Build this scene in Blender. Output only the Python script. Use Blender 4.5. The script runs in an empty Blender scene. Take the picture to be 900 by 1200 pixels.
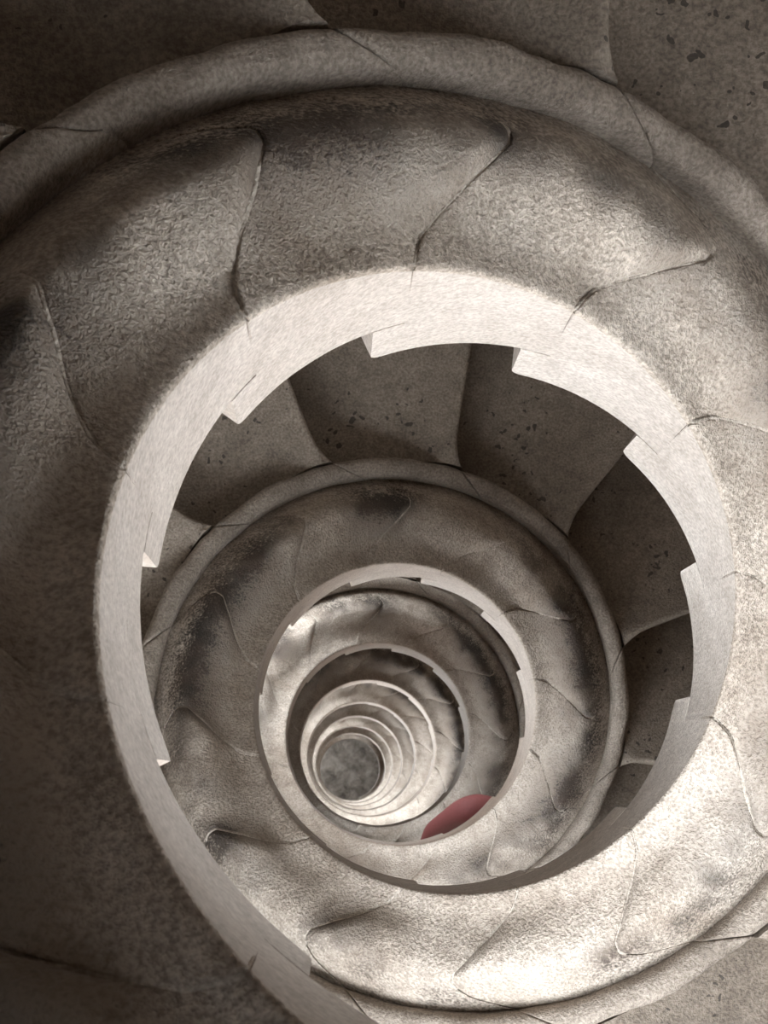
import bpy, bmesh, math, random
import numpy as np
from mathutils import Vector, noise, Matrix

sc = bpy.context.scene
col = sc.collection
random.seed(7)

# ---------------------------------------------------------------- dimensions
PITCH = 2.4            # one full turn
NST = 12               # steps in a turn
RISE = PITCH / NST
R_WELL = 0.40          # radius of the open well
R_RIM = 0.686          # outer side of the rim moulding
R_WALL = 1.48          # inner face of the round tower wall
CAM_Z = 22.5
D0 = 1.874             # depth of the well edge under the lens at azimuth 90
RAD = math.radians

# ---------------------------------------------------------------- camera
cam_d = bpy.data.cameras.new('camera')
cam = bpy.data.objects.new('camera', cam_d)
col.objects.link(cam)
cam.location = (-0.2140, -0.1873, CAM_Z)
cam.rotation_euler = (0, 0, 0)                      # straight down the well
cam_d.sensor_fit = 'AUTO'
cam_d.sensor_width = 36
cam_d.lens = 36 * 1866 / 1200
cam_d.shift_x = (450 - 392) / 1200
cam_d.shift_y = (918 - 600) / 1200
cam_d.clip_start = 0.02
cam_d.clip_end = 100
cam_d.dof.use_dof = True
cam_d.dof.focus_distance = 2.5
cam_d.dof.aperture_fstop = 20
sc.camera = cam

# ---------------------------------------------------------------- world: overcast sky over grey ground
w = bpy.data.worlds.new('overcast_sky'); sc.world = w
w.use_nodes = True
nt = w.node_tree; nt.nodes.clear()
o = nt.nodes.new('ShaderNodeOutputWorld'); bg = nt.nodes.new('ShaderNodeBackground')
tc = nt.nodes.new('ShaderNodeTexCoord'); sx = nt.nodes.new('ShaderNodeSeparateXYZ')
rp = nt.nodes.new('ShaderNodeValToRGB')
nt.links.new(tc.outputs['Generated'], sx.inputs[0]); nt.links.new(sx.outputs['Z'], rp.inputs[0])
rp.color_ramp.elements[0].position = 0.0; rp.color_ramp.elements[0].color = (.22, .19, .17, 1)
rp.color_ramp.elements[1].position = 0.03; rp.color_ramp.elements[1].color = (.85, .925, 1.0, 1)
nt.links.new(rp.outputs[0], bg.inputs[0]); bg.inputs[1].default_value = 1.0
nt.links.new(bg.outputs[0], o.inputs[0])

vs = sc.view_settings
vs.view_transform = 'Standard'; vs.look = 'None'; vs.gamma = 1.0; vs.use_curve_mapping = False
vs.exposure = 4.1

# windows of the tower: (azimuth from, azimuth to, depth from, depth to) under the lens
WINDOWS = [
    (220, 285, 1.2, 2.7),
    (300, 345, 0.1, 1.4),
    (200, 235, -0.6, -0.1),  # small unseen opening, added as fill light for the near lower-left coil
    (215, 275, 4.0, 5.1),
    (95, 150, 5.3, 6.4),
    (225, 270, 6.6, 7.5),
    (195, 270, 8.7, 10.1),
    (80, 130, 10.1, 11.2),
    (195, 270, 11.1, 12.3),
    (195, 270, 13.5, 14.7),
    (60, 110, 14.9, 16.0),
    (195, 270, 15.9, 17.1),
    (195, 270, 18.3, 19.5),
    (20, 70, 20.8, 21.8),
    (145, 185, 21.2, 22.0),
]

# ---------------------------------------------------------------- materials
def mat(name):
    m = bpy.data.materials.new(name); m.use_nodes = True
    t = m.node_tree
    return m, t, t.nodes['Principled BSDF']

def N(t, kind, **kw):
    n = t.nodes.new(kind)
    for k, v in kw.items():
        if k in n.inputs: n.inputs[k].default_value = v
        else: setattr(n, k, v)
    return n

def math_n(t, op, a, b=None, clamp=False):
    n = t.nodes.new('ShaderNodeMath'); n.operation = op; n.use_clamp = clamp
    for i, v in enumerate((a, b)):
        if v is None: continue
        if isinstance(v, (int, float)): n.inputs[i].default_value = v
        else: t.links.new(v, n.inputs[i])
    return n.outputs[0]

def ramp(t, src, stops, interp='LINEAR'):
    r = t.nodes.new('ShaderNodeValToRGB'); r.color_ramp.interpolation = interp
    els = r.color_ramp.elements
    els.remove(els[1])
    for q, (p, c) in enumerate(stops):
        if q == 0: e = els[0]; e.position = p
        else: e = els.new(p)
        e.color = (c, c, c, 1) if isinstance(c, (int, float)) else (*c, 1)
    t.links.new(src, r.inputs[0])
    return r.outputs[0]

def mixc(t, fac, a, b, mode='MIX'):
    n = t.nodes.new('ShaderNodeMix'); n.data_type = 'RGBA'; n.blend_type = mode
    for sock, v in ((n.inputs[0], fac), (n.inputs[6], a), (n.inputs[7], b)):
        if isinstance(v, (int, float)): sock.default_value = v
        elif isinstance(v, tuple): sock.default_value = (*v, 1)
        else: t.links.new(v, sock)
    return n.outputs[2]

def stone(name, dark, light, grime=False, pits=False, grain=.6, rough=.75, blotch=1.0, mottle=1.0):
    m, t, b = mat(name)
    geo = N(t, 'ShaderNodeNewGeometry'); pos = geo.outputs['Position']
    def noi(scale, detail=4, rg=.6, dist=0.):
        n = N(t, 'ShaderNodeTexNoise', Scale=scale, Detail=detail, Roughness=rg, Distortion=dist)
        t.links.new(pos, n.inputs['Vector']); return n.outputs['Fac']
    big = noi(3.5 * blotch, 5, .65, .4); mid = noi(24, 6, .7); fine = noi(170, 3, .6); sand = noi(420, 2, .6)
    c = mixc(t, ramp(t, big, [(.32, 0.), (.68, 1.)]), dark, light)
    c = mixc(t, 1.0, c, mixc(t, ramp(t, mid, [(.3, 0.), (.7, 1.)]), tuple(1 - mottle * q for q in (.24, .26, .28)), (1 + .14 * mottle,) * 3), 'MULTIPLY')
    c = mixc(t, 1.0, c, mixc(t, ramp(t, fine, [(.36, 0.), (.64, 1.)]), tuple(1 - mottle * q for q in (.30, .32, .34)), (1 + .25 * mottle,) * 3), 'MULTIPLY')
    bump_h = math_n(t, 'ADD', math_n(t, 'MULTIPLY', fine, 1.1), math_n(t, 'MULTIPLY', mid, .9))
    bump_h = math_n(t, 'ADD', bump_h, math_n(t, 'MULTIPLY', sand, .4))
    if grime:
        # hand and shoe grime rubbed into the outer flank of the roll: patches with ragged edges
        s = N(t, 'ShaderNodeSeparateXYZ'); t.links.new(pos, s.inputs[0])
        rr = math_n(t, 'SQRT', math_n(t, 'ADD', math_n(t, 'MULTIPLY', s.outputs[0], s.outputs[0]), math_n(t, 'MULTIPLY', s.outputs[1], s.outputs[1])))
        wob = math_n(t, 'ADD', rr, math_n(t, 'MULTIPLY', math_n(t, 'SUBTRACT', mid, .5), .10))
        wob = math_n(t, 'ADD', wob, math_n(t, 'MULTIPLY', math_n(t, 'SUBTRACT', fine, .5), .16))
        band = ramp(t, wob, [(.0, 0.), (.45, 0.), (.50, .40), (.535, .95), (.575, .95), (.605, .25), (.63, 0.)])
        patch = ramp(t, noi(2.6, 3, .6), [(.42, .0), (.56, 1.)])
        g = math_n(t, 'MULTIPLY', math_n(t, 'MULTIPLY', band, patch), .97)
        gc = mixc(t, ramp(t, noi(9, 3), [(.35, 0.), (.65, 1.)]), (.014, .011, .009), (.065, .042, .029))
        c = mixc(t, g, c, gc)
    if pits:
        v = N(t, 'ShaderNodeTexVoronoi', Scale=36.0); v.feature = 'F1'
        wv = N(t, 'ShaderNodeVectorMath', operation='ADD'); t.links.new(pos, wv.inputs[0])
        nz = N(t, 'ShaderNodeTexNoise', Scale=40., Detail=2.); t.links.new(pos, nz.inputs['Vector'])
        sc_ = N(t, 'ShaderNodeVectorMath', operation='SCALE'); sc_.inputs['Scale'].default_value = .035
        t.links.new(nz.outputs['Color'], sc_.inputs[0]); t.links.new(sc_.outputs[0], wv.inputs[1])
        t.links.new(wv.outputs[0], v.inputs['Vector'])
        sizes = ramp(t, noi(7, 2), [(.40, .0), (.72, .34)])
        p = math_n(t, 'LESS_THAN', v.outputs['Distance'], sizes)
        c = mixc(t, math_n(t, 'MULTIPLY', p, .85), c, (.045, .036, .028))
        bump_h = math_n(t, 'SUBTRACT', bump_h, math_n(t, 'MULTIPLY', p, 1.2))
    t.links.new(c, b.inputs['Base Color'])
    bp = N(t, 'ShaderNodeBump', Strength=grain, Distance=.006); t.links.new(bump_h, bp.inputs['Height'])
    t.links.new(bp.outputs[0], b.inputs['Normal'])
    b.inputs['Roughness'].default_value = rough
    b.inputs['Specular IOR Level'].default_value = .35
    return m

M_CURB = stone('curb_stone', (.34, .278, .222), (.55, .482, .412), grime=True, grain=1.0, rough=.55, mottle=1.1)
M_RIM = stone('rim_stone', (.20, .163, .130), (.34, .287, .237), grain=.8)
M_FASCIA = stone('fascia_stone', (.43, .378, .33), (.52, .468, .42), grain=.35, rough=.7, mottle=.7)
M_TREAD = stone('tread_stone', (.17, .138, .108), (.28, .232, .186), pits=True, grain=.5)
M_MORTAR = stone('mortar', (.40, .345, .29), (.55, .49, .42), grain=.8)
M_WALL = stone('wall_stone', (.34, .30, .26), (.46, .41, .36), grain=.6)
M_FLOOR = stone('floor_stone', (.10, .082, .065), (.46, .40, .34), grain=.4, blotch=1.6)

# ---------------------------------------------------------------- helpers
def link(name, me, m, parent=None):
    ob = bpy.data.objects.new(name, me); col.objects.link(ob)
    if m and not me.materials: me.materials.append(m)
    if parent: ob.parent = parent
    return ob

def mesh_from(name, verts, faces, smooth=True):
    me = bpy.data.meshes.new(name); me.from_pydata(verts, [], faces); me.update()
    if smooth:
        for p in me.polygons: p.use_smooth = True
    return me

def cyl(phi, r, z): return (r * math.cos(RAD(phi)), r * math.sin(RAD(phi)), z)

def zh(phi):            # height of the well edge of step 0 at azimuth phi (local z = 0 at azimuth 90)
    return -PITCH * (90 - phi) / 360

_r = np.array([.38, .40, .44, .48, .51, .55, .575, .60, .625, .645, .67, .69, .72])
_p = np.array([79.5, 78.5, 75.5, 70, 65.5, 61.2, 61.2, 64.5, 70.5, 74.5, 77.5, 79.5, 81])
_rf = np.linspace(.38, .72, 400); _pf = np.interp(_rf, _r, _p)
_k = np.exp(-np.linspace(-2, 2, 31) ** 2); _k /= _k.sum()
_pf = np.convolve(np.pad(_pf, 15, mode='edge'), _k, 'valid')
def phiJ(r): return float(np.interp(r, _rf, _pf))      # the S-shaped joint across the curb

_cr = np.array([.400, .4008, .404, .413, .43, .45, .47, .49, .51, .53, .55, .57, .585, .60, .612, .622, .630, .637])
# height over the helix along the profile: broad and shallow where a step's curb begins, a narrow proud roll
# with a deep groove outside it where the curb ends in a rounded nose
_cz0 = np.array([-.012, -.003, .000, -.001, -.003, -.004, .000, .008, .022, .031, .031, .020, .004, -.013, -.028, -.041, -.050, -.056])
_cz1 = np.array([-.012, -.003, .000, -.001, -.004, -.002, .013, .035, .048, .052, .042, .022, .005, -.013, -.028, -.041, -.050, -.056])
def curb_z(r, u):
    s = u * u * (3 - 2 * u) * .75 + u * .25
    z0 = float(np.interp(r, _cr, _cz0)); z1 = float(np.interp(r, _cr, _cz1))
    z = z0 * (1 - s) + z1 * s
    if u > .90 and .455 < r < .575:                     # rounded nose
        k = math.sin(math.pi * (r - .455) / .12)
        z -= .022 * k * ((u - .90) / .10) ** 2.5
    return z

def nz(x, y, z, s, seed): return noise.noise(Vector((x * s + seed * 17.3, y * s - seed * 5.1, z * s + seed * 3.7)))

def curb_mesh(seed):
    nu = 34; us = [0, .012, .03] + [i / nu for i in range(2, nu - 1)] + [.97, .988, 1.0]
    us = sorted(set(round(u, 4) for u in us))
    rs = sorted(set(list(_cr) + [.4225, .44, .46, .48, .50, .52, .54, .56, .578, .593, .606]))
    verts = []; faces = []; g = .16
    for u in us:
        for r in rs:
            phi = phiJ(r) - g - (30 - 2 * g) * u
            z = zh(phi) + curb_z(r, u)
            if u in (us[0], us[-1]): z -= .002
            x, y, _ = cyl(phi, r, 0)
            k = min(1, (r - .400) / .03)
            z += k * (.0075 * nz(x, y, z, 8, seed) + .003 * nz(x, y, z, 26, seed))
            verts.append((x, y, z))
    n = len(rs)
    for i in range(len(us) - 1):
        for j in range(n - 1):
            a = i * n + j; faces.append((a, a + n, a + n + 1, a + 1))
    # skirts
    def skirt(ids, flip):
        base = len(verts)
        for q in ids:
            x, y, z = verts[q]; verts.append((x, y, z - .07))
        for q in range(len(ids) - 1):
            f = (ids[q], ids[q + 1], base + q + 1, base + q)
            faces.append(f if not flip else f[::-1])
    skirt([j for j in range(n)], False)
    skirt([(len(us) - 1) * n + j for j in range(n)], True)
    skirt([i * n + n - 1 for i in range(len(us))], False)
    return mesh_from('curb', verts, faces)

_rr = np.array([.633, .634, .637, .643, .652, .662, .671, .679, .684, .686])
_rz = np.array([-.20, -.036, -.014, -.004, .001, .003, .002, -.003, -.014, -.034])
def rim_mesh(seed):
    us = [0, .015] + [i / 30 for i in range(1, 30)] + [.985, 1.0]
    verts = []; faces = []; g = .12
    rs = list(_rr) + [_rr[-1]]; zs = list(_rz) + [-.215]
    for u in us:
        for j, (r, z0) in enumerate(zip(rs, zs)):
            phi = phiJ(r) - g - (30 - 2 * g) * u
            x, y, _ = cyl(phi, r, 0)
            z = zh(phi) + z0
            d = nz(x, y, z, 12, seed) * .006 + nz(x, y, z, 34, seed) * .005
            if 0 < j < len(rs) - 1:
                z += d * .7
                x *= 1 + d * .5; y *= 1 + d * .5
            if u in (0, 1.0): z -= .003
            verts.append((x, y, z))
    n = len(rs)
    for i in range(len(us) - 1):
        for j in range(n - 1):
            a = i * n + j; faces.append((a, a + n, a + n + 1, a + 1))
    faces.append(tuple(range(n))); L = (len(us) - 1) * n
    faces.append(tuple(range(L + n - 1, L - 1, -1)))
    return mesh_from('rim', verts, faces)

# the underside of a step (almost level) and its drop to the next one
PT = 84.6                                    # azimuth of the drop (tooth) of step 0
def zu(phi): return zh(PT) - .368 - .072 * (PT - phi) / 30
def zu_prev(phi): return zu(phi - 30) + RISE
ZT = zh(51)                                  # tread level of step 0

def bevel_mesh(bm, width, ang=35, seg=2):
    bmesh.ops.recalc_face_normals(bm, faces=bm.faces)
    es = [e for e in bm.edges if len(e.link_faces) == 2 and e.calc_face_angle(0) > RAD(ang)]
    if es: bmesh.ops.bevel(bm, geom=es, offset=width, segments=seg, profile=.6, affect='EDGES', clamp_overlap=True)

def to_mesh(bm, name, ang=50):
    me = bpy.data.meshes.new(name); bm.to_mesh(me); bm.free()
    for p in me.polygons: p.use_smooth = True
    me.set_sharp_from_angle(angle=RAD(ang))
    return me

def fillet(phi_c, z_c, rr_, rad, n=4):
    """rounded corner between the drop (facing +phi) and the underside, as (phi, z)"""
    out = []
    for i in range(n + 1):
        a = math.pi / 2 * i / n
        out.append((phi_c - math.degrees(rad / rr_) * (1 - math.sin(a)), z_c + rad * (1 - math.cos(a))))
    return out

def fascia_mesh(seed):
    J0, J1 = 78.5, 48.5
    cols = []                                                    # (azimuth, bottom, top)
    fl = math.degrees(.016 / R_WELL)
    A = [PT - fl * (1 - math.cos(math.pi / 2 * q / 5)) for q in range(6)]
    A += [PT - fl - (PT - fl - J0 - .1) * q / 3 for q in range(1, 4)]
    for p in A:
        t_ = max(0., (p - (PT - fl)) / fl)
        lift = .016 * (1 - math.sqrt(max(0., 1 - t_ * t_)))      # rounded nose of the tooth
        cols.append((p, zu(p) + lift, zu_prev(p) - .0008))
    B = [J0 - .05 - (J0 - J1 - .10) * q / 30 for q in range(31)]
    cols += [(p, zu(p), zh(p) - .0125) for p in B]
    verts = []; faces = []
    for p, zb, zt_ in cols:
        x, y, _ = cyl(p, 1, 0)
        w_ = .0022 * nz(x, y, zb, 3.0, seed) + .0012 * nz(x, y, zb, 9, seed)
        zb = zb + w_ * 1.2
        for r, z in ((.452, zb), (.405, zb), (.4022, zb + .0015), (.4008, zb + .0045), (.4008, zt_), (.452, zt_)):
            verts.append((x * r, y * r, z))
    k = 6
    for i in range(len(cols) - 1):
        for j in range(k):
            a_ = i * k + j; b_ = i * k + (j + 1) % k
            faces.append((a_, b_, b_ + k, a_ + k))
    L = (len(cols) - 1) * k
    faces.append(tuple(range(k - 1, -1, -1))); faces.append(tuple(L + j for j in range(k)))
    bm = bmesh.new(); me = mesh_from('fascia_raw', verts, faces); bm.from_mesh(me); bpy.data.meshes.remove(me)
    bmesh.ops.recalc_face_normals(bm, faces=bm.faces)
    return to_mesh(bm, 'fascia', 35)

def phiT(r):                                  # nosing line: straight, sweeping into the rim at its inner end
    return 81 + float(np.interp(r, [.40, .686, .695, .705, .72, .74, .78, 1.6], [-2.6, -2.6, -1.9, -1.4, -.9, -.4, 0, 0])) 

def tread_mesh(seed):
    rs = [.451, .55, .66, .6862, .69, .70, .71, .72, .74, .77, .82, .9, 1.0, 1.12, 1.26, 1.40, 1.476]
    nt_ = 16; bm = bmesh.new(); rows = []
    for r in rs:
        t0, t1 = phiT(r), phiT(r) - 30
        poly = []
        nose = .014
        for i in range(nt_ + 1):
            p = t0 + (t1 - t0) * i / nt_
            z = min(ZT, zh(p) + .5 * max(0, r - .70)) if r > .687 else zh(p) - .10
            if r > .687:
                x, y, _ = cyl(p, r, 0)
                z += .0035 * nz(x, y, 0, 5, seed) - .004 * math.sin(math.pi * i / nt_)
            if i == nt_ and r > .687:            # worn, rounded nosing
                for q in range(4):
                    a = math.pi / 2 * q / 3
                    poly.append((p + math.degrees(nose / r) * (1 - math.sin(a)), z - nose * (1 - math.cos(a))))
                break
            if i == nt_:
                for q in range(4): poly.append((p, z - .003 * q))
                break
            poly.append((p, z))
        poly.append((t1, zu(51) + .004))
        for i in range(nt_ + 1):
            p = 54.7 + (PT - 2.2 - 54.7) * i / nt_
            poly.append((p, zu(p)))
        poly += fillet(PT, zu(PT), r, .015)
        poly += [(PT, zu_prev(PT) - .002), (t0, zu_prev(81) - .002)]
        rows.append([bm.verts.new(cyl(p, r, z)) for p, z in poly])
    n = len(rows[0])
    for a, b in zip(rows[:-1], rows[1:]):
        for i in range(n):
            j = (i + 1) % n
            bm.faces.new((a[i], a[j], b[j], b[i]))
    f = [bm.faces.new(rows[0]), bm.faces.new(rows[-1][::-1])]
    bmesh.ops.triangulate(bm, faces=f, ngon_method='EAR_CLIP')
    bmesh.ops.recalc_face_normals(bm, faces=bm.faces)
    return to_mesh(bm, 'tread', 40)

def mortar_mesh(seed):
    rs = np.linspace(.403, .583, 48); verts = []; faces = []
    for r in rs:
        p0 = phiJ(r)
        if r < .634: z = min(curb_z(r, 0), curb_z(r, 1)) - .0012
        else: z = float(np.interp(r, _rr, _rz)) - .004
        # square to the joint line, so that the mortar keeps its width where the joint sweeps along the curb
        dp = (phiJ(r + .002) - phiJ(r - .002)) / .004
        ang = .0030 * math.sqrt(1 + (r * RAD(dp)) ** 2) / r
        ang = min(math.degrees(ang), 2.0)
        for s in (-1, 1):
            p = p0 + s * ang
            verts.append(cyl(p, r, zh(p) + z))
            verts.append(cyl(p, r, zh(p) + z - .03))
    for i in range(len(rs) - 1):
        a = i * 4; b = a + 4
        faces += [(a, a + 2, b + 2, b), (a + 1, b + 1, b + 3, a + 3), (a, b, b + 1, a + 1), (a + 2, a + 3, b + 3, b + 2)]
    faces += [(0, 1, 3, 2), (len(verts) - 4, len(verts) - 2, len(verts) - 1, len(verts) - 3)]
    return mesh_from('mortar_joint', verts, faces)

# ---------------------------------------------------------------- the setting
DT, DB = -3.1, CAM_Z                               # wall from above the lens down to the floor
def wall():
    da, dz = 5, .1
    na = 360 // da; nzc = int(round((DB - DT) / dz))
    hole = set()
    for a0, a1, d_0, d_1 in WINDOWS:
        for a in range(int(a0 // da), int(a1 // da)):
            for k in range(int(round((d_0 - DT) / dz)), int(round((d_1 - DT) / dz))): hole.add((a % na, k))
    verts = []; faces = []; idx = {}
    def v(a, k, s):
        key = (a % na, k, s)
        if key not in idx:
            idx[key] = len(verts); verts.append(cyl(key[0] * da, R_WALL if s == 0 else R_WALL + .24, CAM_Z - (DT + k * dz)))
        return idx[key]
    for a in range(na):
        for k in range(nzc):
            if (a, k) in hole: continue
            faces.append((v(a, k, 0), v(a + 1, k, 0), v(a + 1, k + 1, 0), v(a, k + 1, 0)))
            faces.append((v(a, k, 1), v(a, k + 1, 1), v(a + 1, k + 1, 1), v(a + 1, k, 1)))
            for (b, kk), e in (((a - 1) % na, k), (a, 0)), (((a + 1) % na, k), (a + 1, 0)):
                if (b, kk) in hole:
                    faces.append((v(e[0], k, 0), v(e[0], k + 1, 0), v(e[0], k + 1, 1), v(e[0], k, 1)))
            for kk, e in ((k - 1, k), (k + 1, k + 1)):
                if (a, kk) in hole:
                    faces.append((v(a, e, 0), v(a + 1, e, 0), v(a + 1, e, 1), v(a, e, 1)))
    me = mesh_from('wall_round', verts, faces, smooth=False)
    ob = link('wall_round', me, M_WALL); ob['kind'] = 'structure'
    ob['label'] = 'round stone tower wall enclosing the stair'
wall()

def disc(name, z0, z1, m, r):
    bm = bmesh.new()
    bmesh.ops.create_cone(bm, cap_ends=True, segments=72, radius1=r, radius2=r, depth=abs(z1 - z0))
    bmesh.ops.translate(bm, verts=bm.verts, vec=(0, 0, (z0 + z1) / 2))
    me = bpy.data.meshes.new(name); bm.to_mesh(me); bm.free()
    ob = link(name, me, m); ob['kind'] = 'structure'; return ob
disc('floor', -.15, 0, M_FLOOR, R_WALL + .24)
disc('ceiling', CAM_Z - DT, CAM_Z - DT + .15, M_WALL, R_WALL + .24)

for n_, (a0, a1, d_0, d_1) in enumerate(WINDOWS):
    # a dressed stone surround lining each opening
    t_ = 1.2; verts = []; faces = []
    def ring(a0_, a1_, z0_, z1_, r_):
        out = []
        m_ = 8
        for i in range(m_ + 1): out.append(cyl(a0_ + (a1_ - a0_) * i / m_, r_, z0_))
        for i in range(m_ + 1): out.append(cyl(a1_ + (a0_ - a1_) * i / m_, r_, z1_))
        return out
    zt_, zb_ = CAM_Z - d_0, CAM_Z - d_1
    rings = [ring(a0 + .05, a1 - .05, zb_ + .002, zt_ - .002, R_WALL - .02), ring(a0 + t_, a1 - t_, zb_ + .03, zt_ - .03, R_WALL - .02),
             ring(a0 + t_, a1 - t_, zb_ + .03, zt_ - .03, R_WALL + .25), ring(a0 + .05, a1 - .05, zb_ + .002, zt_ - .002, R_WALL + .25)]
    n1 = len(rings[0])
    for rg in rings: verts += rg
    for q in range(4):
        for i in range(n1):
            a = q * n1 + i; b = q * n1 + (i + 1) % n1; c = ((q + 1) % 4) * n1 + (i + 1) % n1; d = ((q + 1) % 4) * n1 + i
            faces.append((a, b, c, d))
    ob = link('window_%d' % (n_ + 1), mesh_from('window_surround', verts, faces, False), M_FASCIA); ob['kind'] = 'structure'

# ---------------------------------------------------------------- the staircase
NVAR = 4
V = []
for s in range(NVAR):
    V.append((tread_mesh(s + 1), curb_mesh(s + 1), rim_mesh(s + 1), fascia_mesh(s + 1), mortar_mesh(s + 1)))
stair = bpy.data.objects.new('spiral_staircase', None); col.objects.link(stair)
stair['label'] = 'grey brown stone spiral staircase winding down around an open round well'
stair['category'] = 'staircase'
Z0 = CAM_Z - D0
I0, I1 = -22, 100
for i in range(I0, I1 + 1):
    tr, cu, ri, fa, mo = V[(i * 7 + i // 5) % NVAR]
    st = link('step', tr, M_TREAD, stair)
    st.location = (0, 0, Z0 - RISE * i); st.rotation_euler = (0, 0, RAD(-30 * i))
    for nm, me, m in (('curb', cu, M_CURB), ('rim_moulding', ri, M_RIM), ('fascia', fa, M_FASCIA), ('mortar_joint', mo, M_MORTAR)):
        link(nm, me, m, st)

# ---------------------------------------------------------------- a visitor further down
def skin_obj(name, chains, m, parent, sub=2):
    """chains: list of lists of (x, y, z, radius[, radius_y]); chains whose first point coincides with an earlier point join it"""
    pts = []; rad = []; edges = []; key = {}
    for ch in chains:
        prev = None
        for q in ch:
            k = tuple(round(c, 4) for c in q[:3])
            if k not in key:
                key[k] = len(pts); pts.append(q[:3]); rad.append((q[3], q[4] if len(q) > 4 else q[3]))
            if prev is not None and prev != key[k]: edges.append((prev, key[k]))
            prev = key[k]
    me = bpy.data.meshes.new(name); me.from_pydata(pts, edges, []); me.update()
    ob = link(name, me, m, parent)
    md = ob.modifiers.new('skin', 'SKIN'); md.use_smooth_shade = True; md.branch_smoothing = .4
    for i, sv in enumerate(me.skin_vertices[0].data):
        sv.radius = rad[i]; sv.use_root = (i == 0)
    sd = ob.modifiers.new('sub', 'SUBSURF'); sd.levels = sub; sd.render_levels = sub
    return ob

def plain(name, colr, rough=.7, weave=0.):
    m, t, b = mat(name)
    n = N(t, 'ShaderNodeTexNoise', Scale=60., Detail=4.)
    t.links.new(mixc(t, n.outputs['Fac'], tuple(c * .8 for c in colr), tuple(min(1, c * 1.2) for c in colr)), b.inputs['Base Color'])
    b.inputs['Roughness'].default_value = rough
    if weave:
        bp = N(t, 'ShaderNodeBump', Strength=weave, Distance=.004); t.links.new(n.outputs['Fac'], bp.inputs['Height']); t.links.new(bp.outputs[0], b.inputs['Normal'])
    return m

def ellipsoid(name, c, rx, ry, rz, m, parent, cut=None):
    bm = bmesh.new(); bmesh.ops.create_uvsphere(bm, u_segments=24, v_segments=16, radius=1)
    if cut: bmesh.ops.delete(bm, geom=[v for v in bm.verts if cut(v.co)], context='VERTS')
    for v in bm.verts: v.co = Vector((v.co.x * rx + c[0], v.co.y * ry + c[1], v.co.z * rz + c[2]))
    return link(name, to_mesh(bm, name), m, parent)

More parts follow.
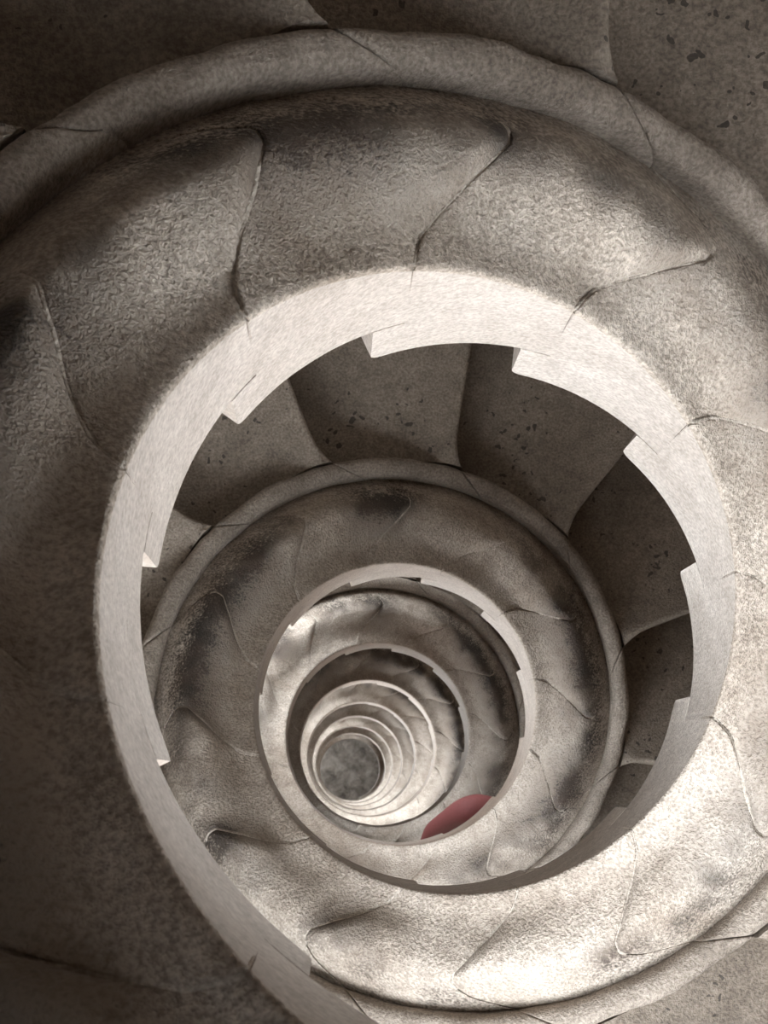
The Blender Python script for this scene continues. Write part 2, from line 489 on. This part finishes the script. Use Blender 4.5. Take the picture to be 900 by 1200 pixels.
def person():
    # local frame: +y forwards (down the stair), +x to the right (towards the well), z = 0 on the tread
    p = bpy.data.objects.new('person', None); col.objects.link(p)
    p['label'] = 'person in a red jacket and dark trousers leaning out over the curb'
    p['category'] = 'person'
    th = RAD(PERSON_AZ); r = PERSON_R
    i = 27
    p.location = (r * math.cos(th), r * math.sin(th), Z0 + ZT - RISE * i - .003)
    p.rotation_euler = (0, 0, th + math.pi)                     # +x points at the axis, +y points downhill
    sk = plain('skin', (.48, .30, .22), .5); red = plain('red_cloth', (.19, .048, .044), .75, .3)
    dark = plain('dark_trousers', (.03, .03, .04), .8, .3); hairm = plain('dark_hair', (.03, .02, .015), .5, .6); shoe = plain('shoe_leather', (.05, .04, .035), .5)
    white = plain('eye_white', (.7, .7, .68), .3); pup = plain('eye_pupil', (.02, .015, .01), .2)
    # joints; the trunk leans towards the well
    hipc = (.0, 0, .90); belly = (.05, .01, 1.04); chest = (.13, .03, 1.24); neck0 = (.165, .035, 1.40); neck1 = (.185, .06, 1.47)
    shR = (.325, .04, 1.345); shL = (-.025, .02, 1.385)
    elR = (.375, .20, 1.12); wrR = (.30, .40, 1.00); elL = (-.13, .02, 1.10); wrL = (-.10, .14, .88)
    kneeR = (.01, .09, .49); ankR = (.0, .06, .085); kneeL = (-.13, .02, .49); ankL = (-.14, -.04, .085)
    hR = (.04, .005, .86); hL = (-.10, -.005, .86)
    def lerp(a, b, t): return tuple(a[k] + (b[k] - a[k]) * t for k in range(3))
    def leg(h, k, a): return [(*h, .085), (*lerp(h, k, .5), .074), (*k, .052), (*lerp(k, a, .35), .053), (*a, .034)]
    def arm(s, e, w_): return [(*s, .052), (*lerp(s, e, .5), .045), (*e, .037), (*lerp(e, w_, .4), .036), (*w_, .026, .021)]
    trunk = [(*hipc, .14, .10), (*belly, .125, .095), (*chest, .145, .10), (*neck0, .065, .06), (*neck1, .058)]
    head_c = (.20, .085, 1.575)
    head = [(*neck1, .058), (.192, .078, 1.505, .070), (.197, .092, 1.54, .088), (.20, .088, 1.59, .100), (.20, .076, 1.64, .098), (.20, .068, 1.685, .066)]
    chains = [trunk, head, [(*chest, .145, .10), (*shR, .052)], arm(shR, elR, wrR), [(*chest, .145, .10), (*shL, .052)], arm(shL, elL, wrL),
              [(*hipc, .14, .10), (*hR, .085)], leg(hR, kneeR, ankR), [(*hipc, .14, .10), (*hL, .085)], leg(hL, kneeL, ankL)]
    # hands: palm and five fingers, lightly curled
    def hand(w_, e, side):
        d = Vector(w_) - Vector(e); d.normalize()
        sidev = Vector((side, 0, 0)); sidev = (sidev - d * sidev.dot(d)).normalized(); down = d.cross(sidev).normalized()
        if down.z > 0: down = -down
        W = Vector(w_); out = []
        pal = W + d * .045
        out.append([(*w_, .026, .021), (*pal, .034, .016), (*(W + d * .085), .036, .014)])
        kn = W + d * .085
        for q, (off, ln) in enumerate(((-.028, .066), (-.009, .076), (.010, .072), (.028, .056))):
            b_ = kn + sidev * off
            f1 = b_ + d * ln * .45 + down * .006; f2 = f1 + d * ln * .3 + down * .014; f3 = f2 + d * ln * .18 + down * .016
            out.append([(*kn, .036, .014), (*b_, .0095), (*f1, .0088), (*f2, .0082), (*f3, .0070)])
        t0 = W + d * .03 - sidev * .03 + down * .008; t1 = t0 + d * .03 - sidev * .018 + down * .008; t2 = t1 + d * .028 - sidev * .004 + down * .006
        out.append([(*pal, .034, .016), (*t0, .012), (*t1, .0100), (*t2, .0085)])
        return out
    chains += hand(wrR, elR, 1) + hand(wrL, elL, -1)
    body = skin_obj('body', chains, sk, p, 2)
    # face
    nose = skin_obj('nose', [[(.20, .176, 1.605, .008), (.20, .196, 1.575, .013), (.20, .178, 1.560, .012)]], sk, p, 1)
    mouth = skin_obj('mouth', [[(.178, .163, 1.535, .005), (.20, .172, 1.535, .008), (.222, .163, 1.535, .005)]], plain('lips', (.38, .14, .12), .5), p, 1)
    for s in (-1, 1):
        ey = ellipsoid('eye', (.20 + s * .031, .166, 1.605), .013, .010, .008, white, p)
        ellipsoid('pupil', (.20 + s * .031, .175, 1.605), .005, .003, .005, pup, ey)
        skin_obj('ear', [[(.20 + s * .077, .080, 1.60, .008), (.20 + s * .085, .070, 1.585, .010), (.20 + s * .078, .078, 1.558, .007)]], sk, p, 1)
    ellipsoid('hair', (.20, .066, 1.622), .104, .107, .104, hairm, p, cut=lambda c: c.y > .25 and c.z < .42 or c.z < -.75)
    # clothing over the body
    def grow(ch, g): return [(q[0], q[1], q[2], q[3] + g, (q[4] if len(q) > 4 else q[3]) + g) for q in ch]
    jt = [(-.005, 0, .79, .175, .14), (*hipc, .165, .13), (*belly, .142, .112), (*chest, .16, .118), (*neck0, .092, .088), (.176, .05, 1.445, .074)]
    ja = lambda s, e, w_: [(*s, .075), (*lerp(s, e, .5), .062), (*e, .052), (*lerp(e, w_, .5), .047), (*lerp(e, w_, .95), .040)]
    jk = skin_obj('jacket', [jt, [jt[3], (.25, .035, 1.33, .105, .095), (*shR, .075)], ja(shR, elR, wrR), [jt[3], (.06, .03, 1.36, .105, .095), (*shL, .075)], ja(shL, elL, wrL)], red, p, 2)
    skin_obj('collar', [[(.176 + .062 * math.cos(a), .05 + .062 * math.sin(a), 1.432 + .010 * math.cos(a), .024) for a in [k * math.pi / 6 for k in range(13)]]], red, jk, 1)
    lg = lambda h, k, a: [(*h, .098), (*lerp(h, k, .5), .088), (*k, .066), (*lerp(k, a, .4), .062), (*lerp(k, a, .97), .050)]
    skin_obj('trousers', [[(*hipc, .140, .112), (hipc[0], hipc[1], .95, .14, .105)], [(*hipc, .14, .112), (*hR, .098)], lg(hR, kneeR, ankR), [(*hipc, .14, .112), (*hL, .098)], lg(hL, kneeL, ankL)], dark, p, 2)
    for a in (ankR, ankL):
        sh = skin_obj('shoe', [[(a[0], a[1] - .035, .046, .038, .042), (a[0], a[1] + .03, .045, .040, .040), (a[0], a[1] + .11, .038, .044, .034), (a[0], a[1] + .185, .030, .034, .024)]], shoe, p, 2)
        bm = bmesh.new()
        n_ = 20; top_ = []; bot = []
        for q in range(n_):
            t = 2 * math.pi * q / n_
            x = a[0] + .046 * math.cos(t) * (1.0 if math.sin(t) > 0 else .85); y = a[1] + .075 + .142 * math.sin(t)
            top_.append(bm.verts.new((x, y, .022))); bot.append(bm.verts.new((x, y, .0)))
        bm.faces.new(top_); bm.faces.new(bot[::-1])
        for q in range(n_): bm.faces.new((bot[q], bot[(q + 1) % n_], top_[(q + 1) % n_], top_[q]))
        link('sole', to_mesh(bm, 'sole', 30), shoe, sh)
PERSON_AZ, PERSON_R = -36.0, .755
person()
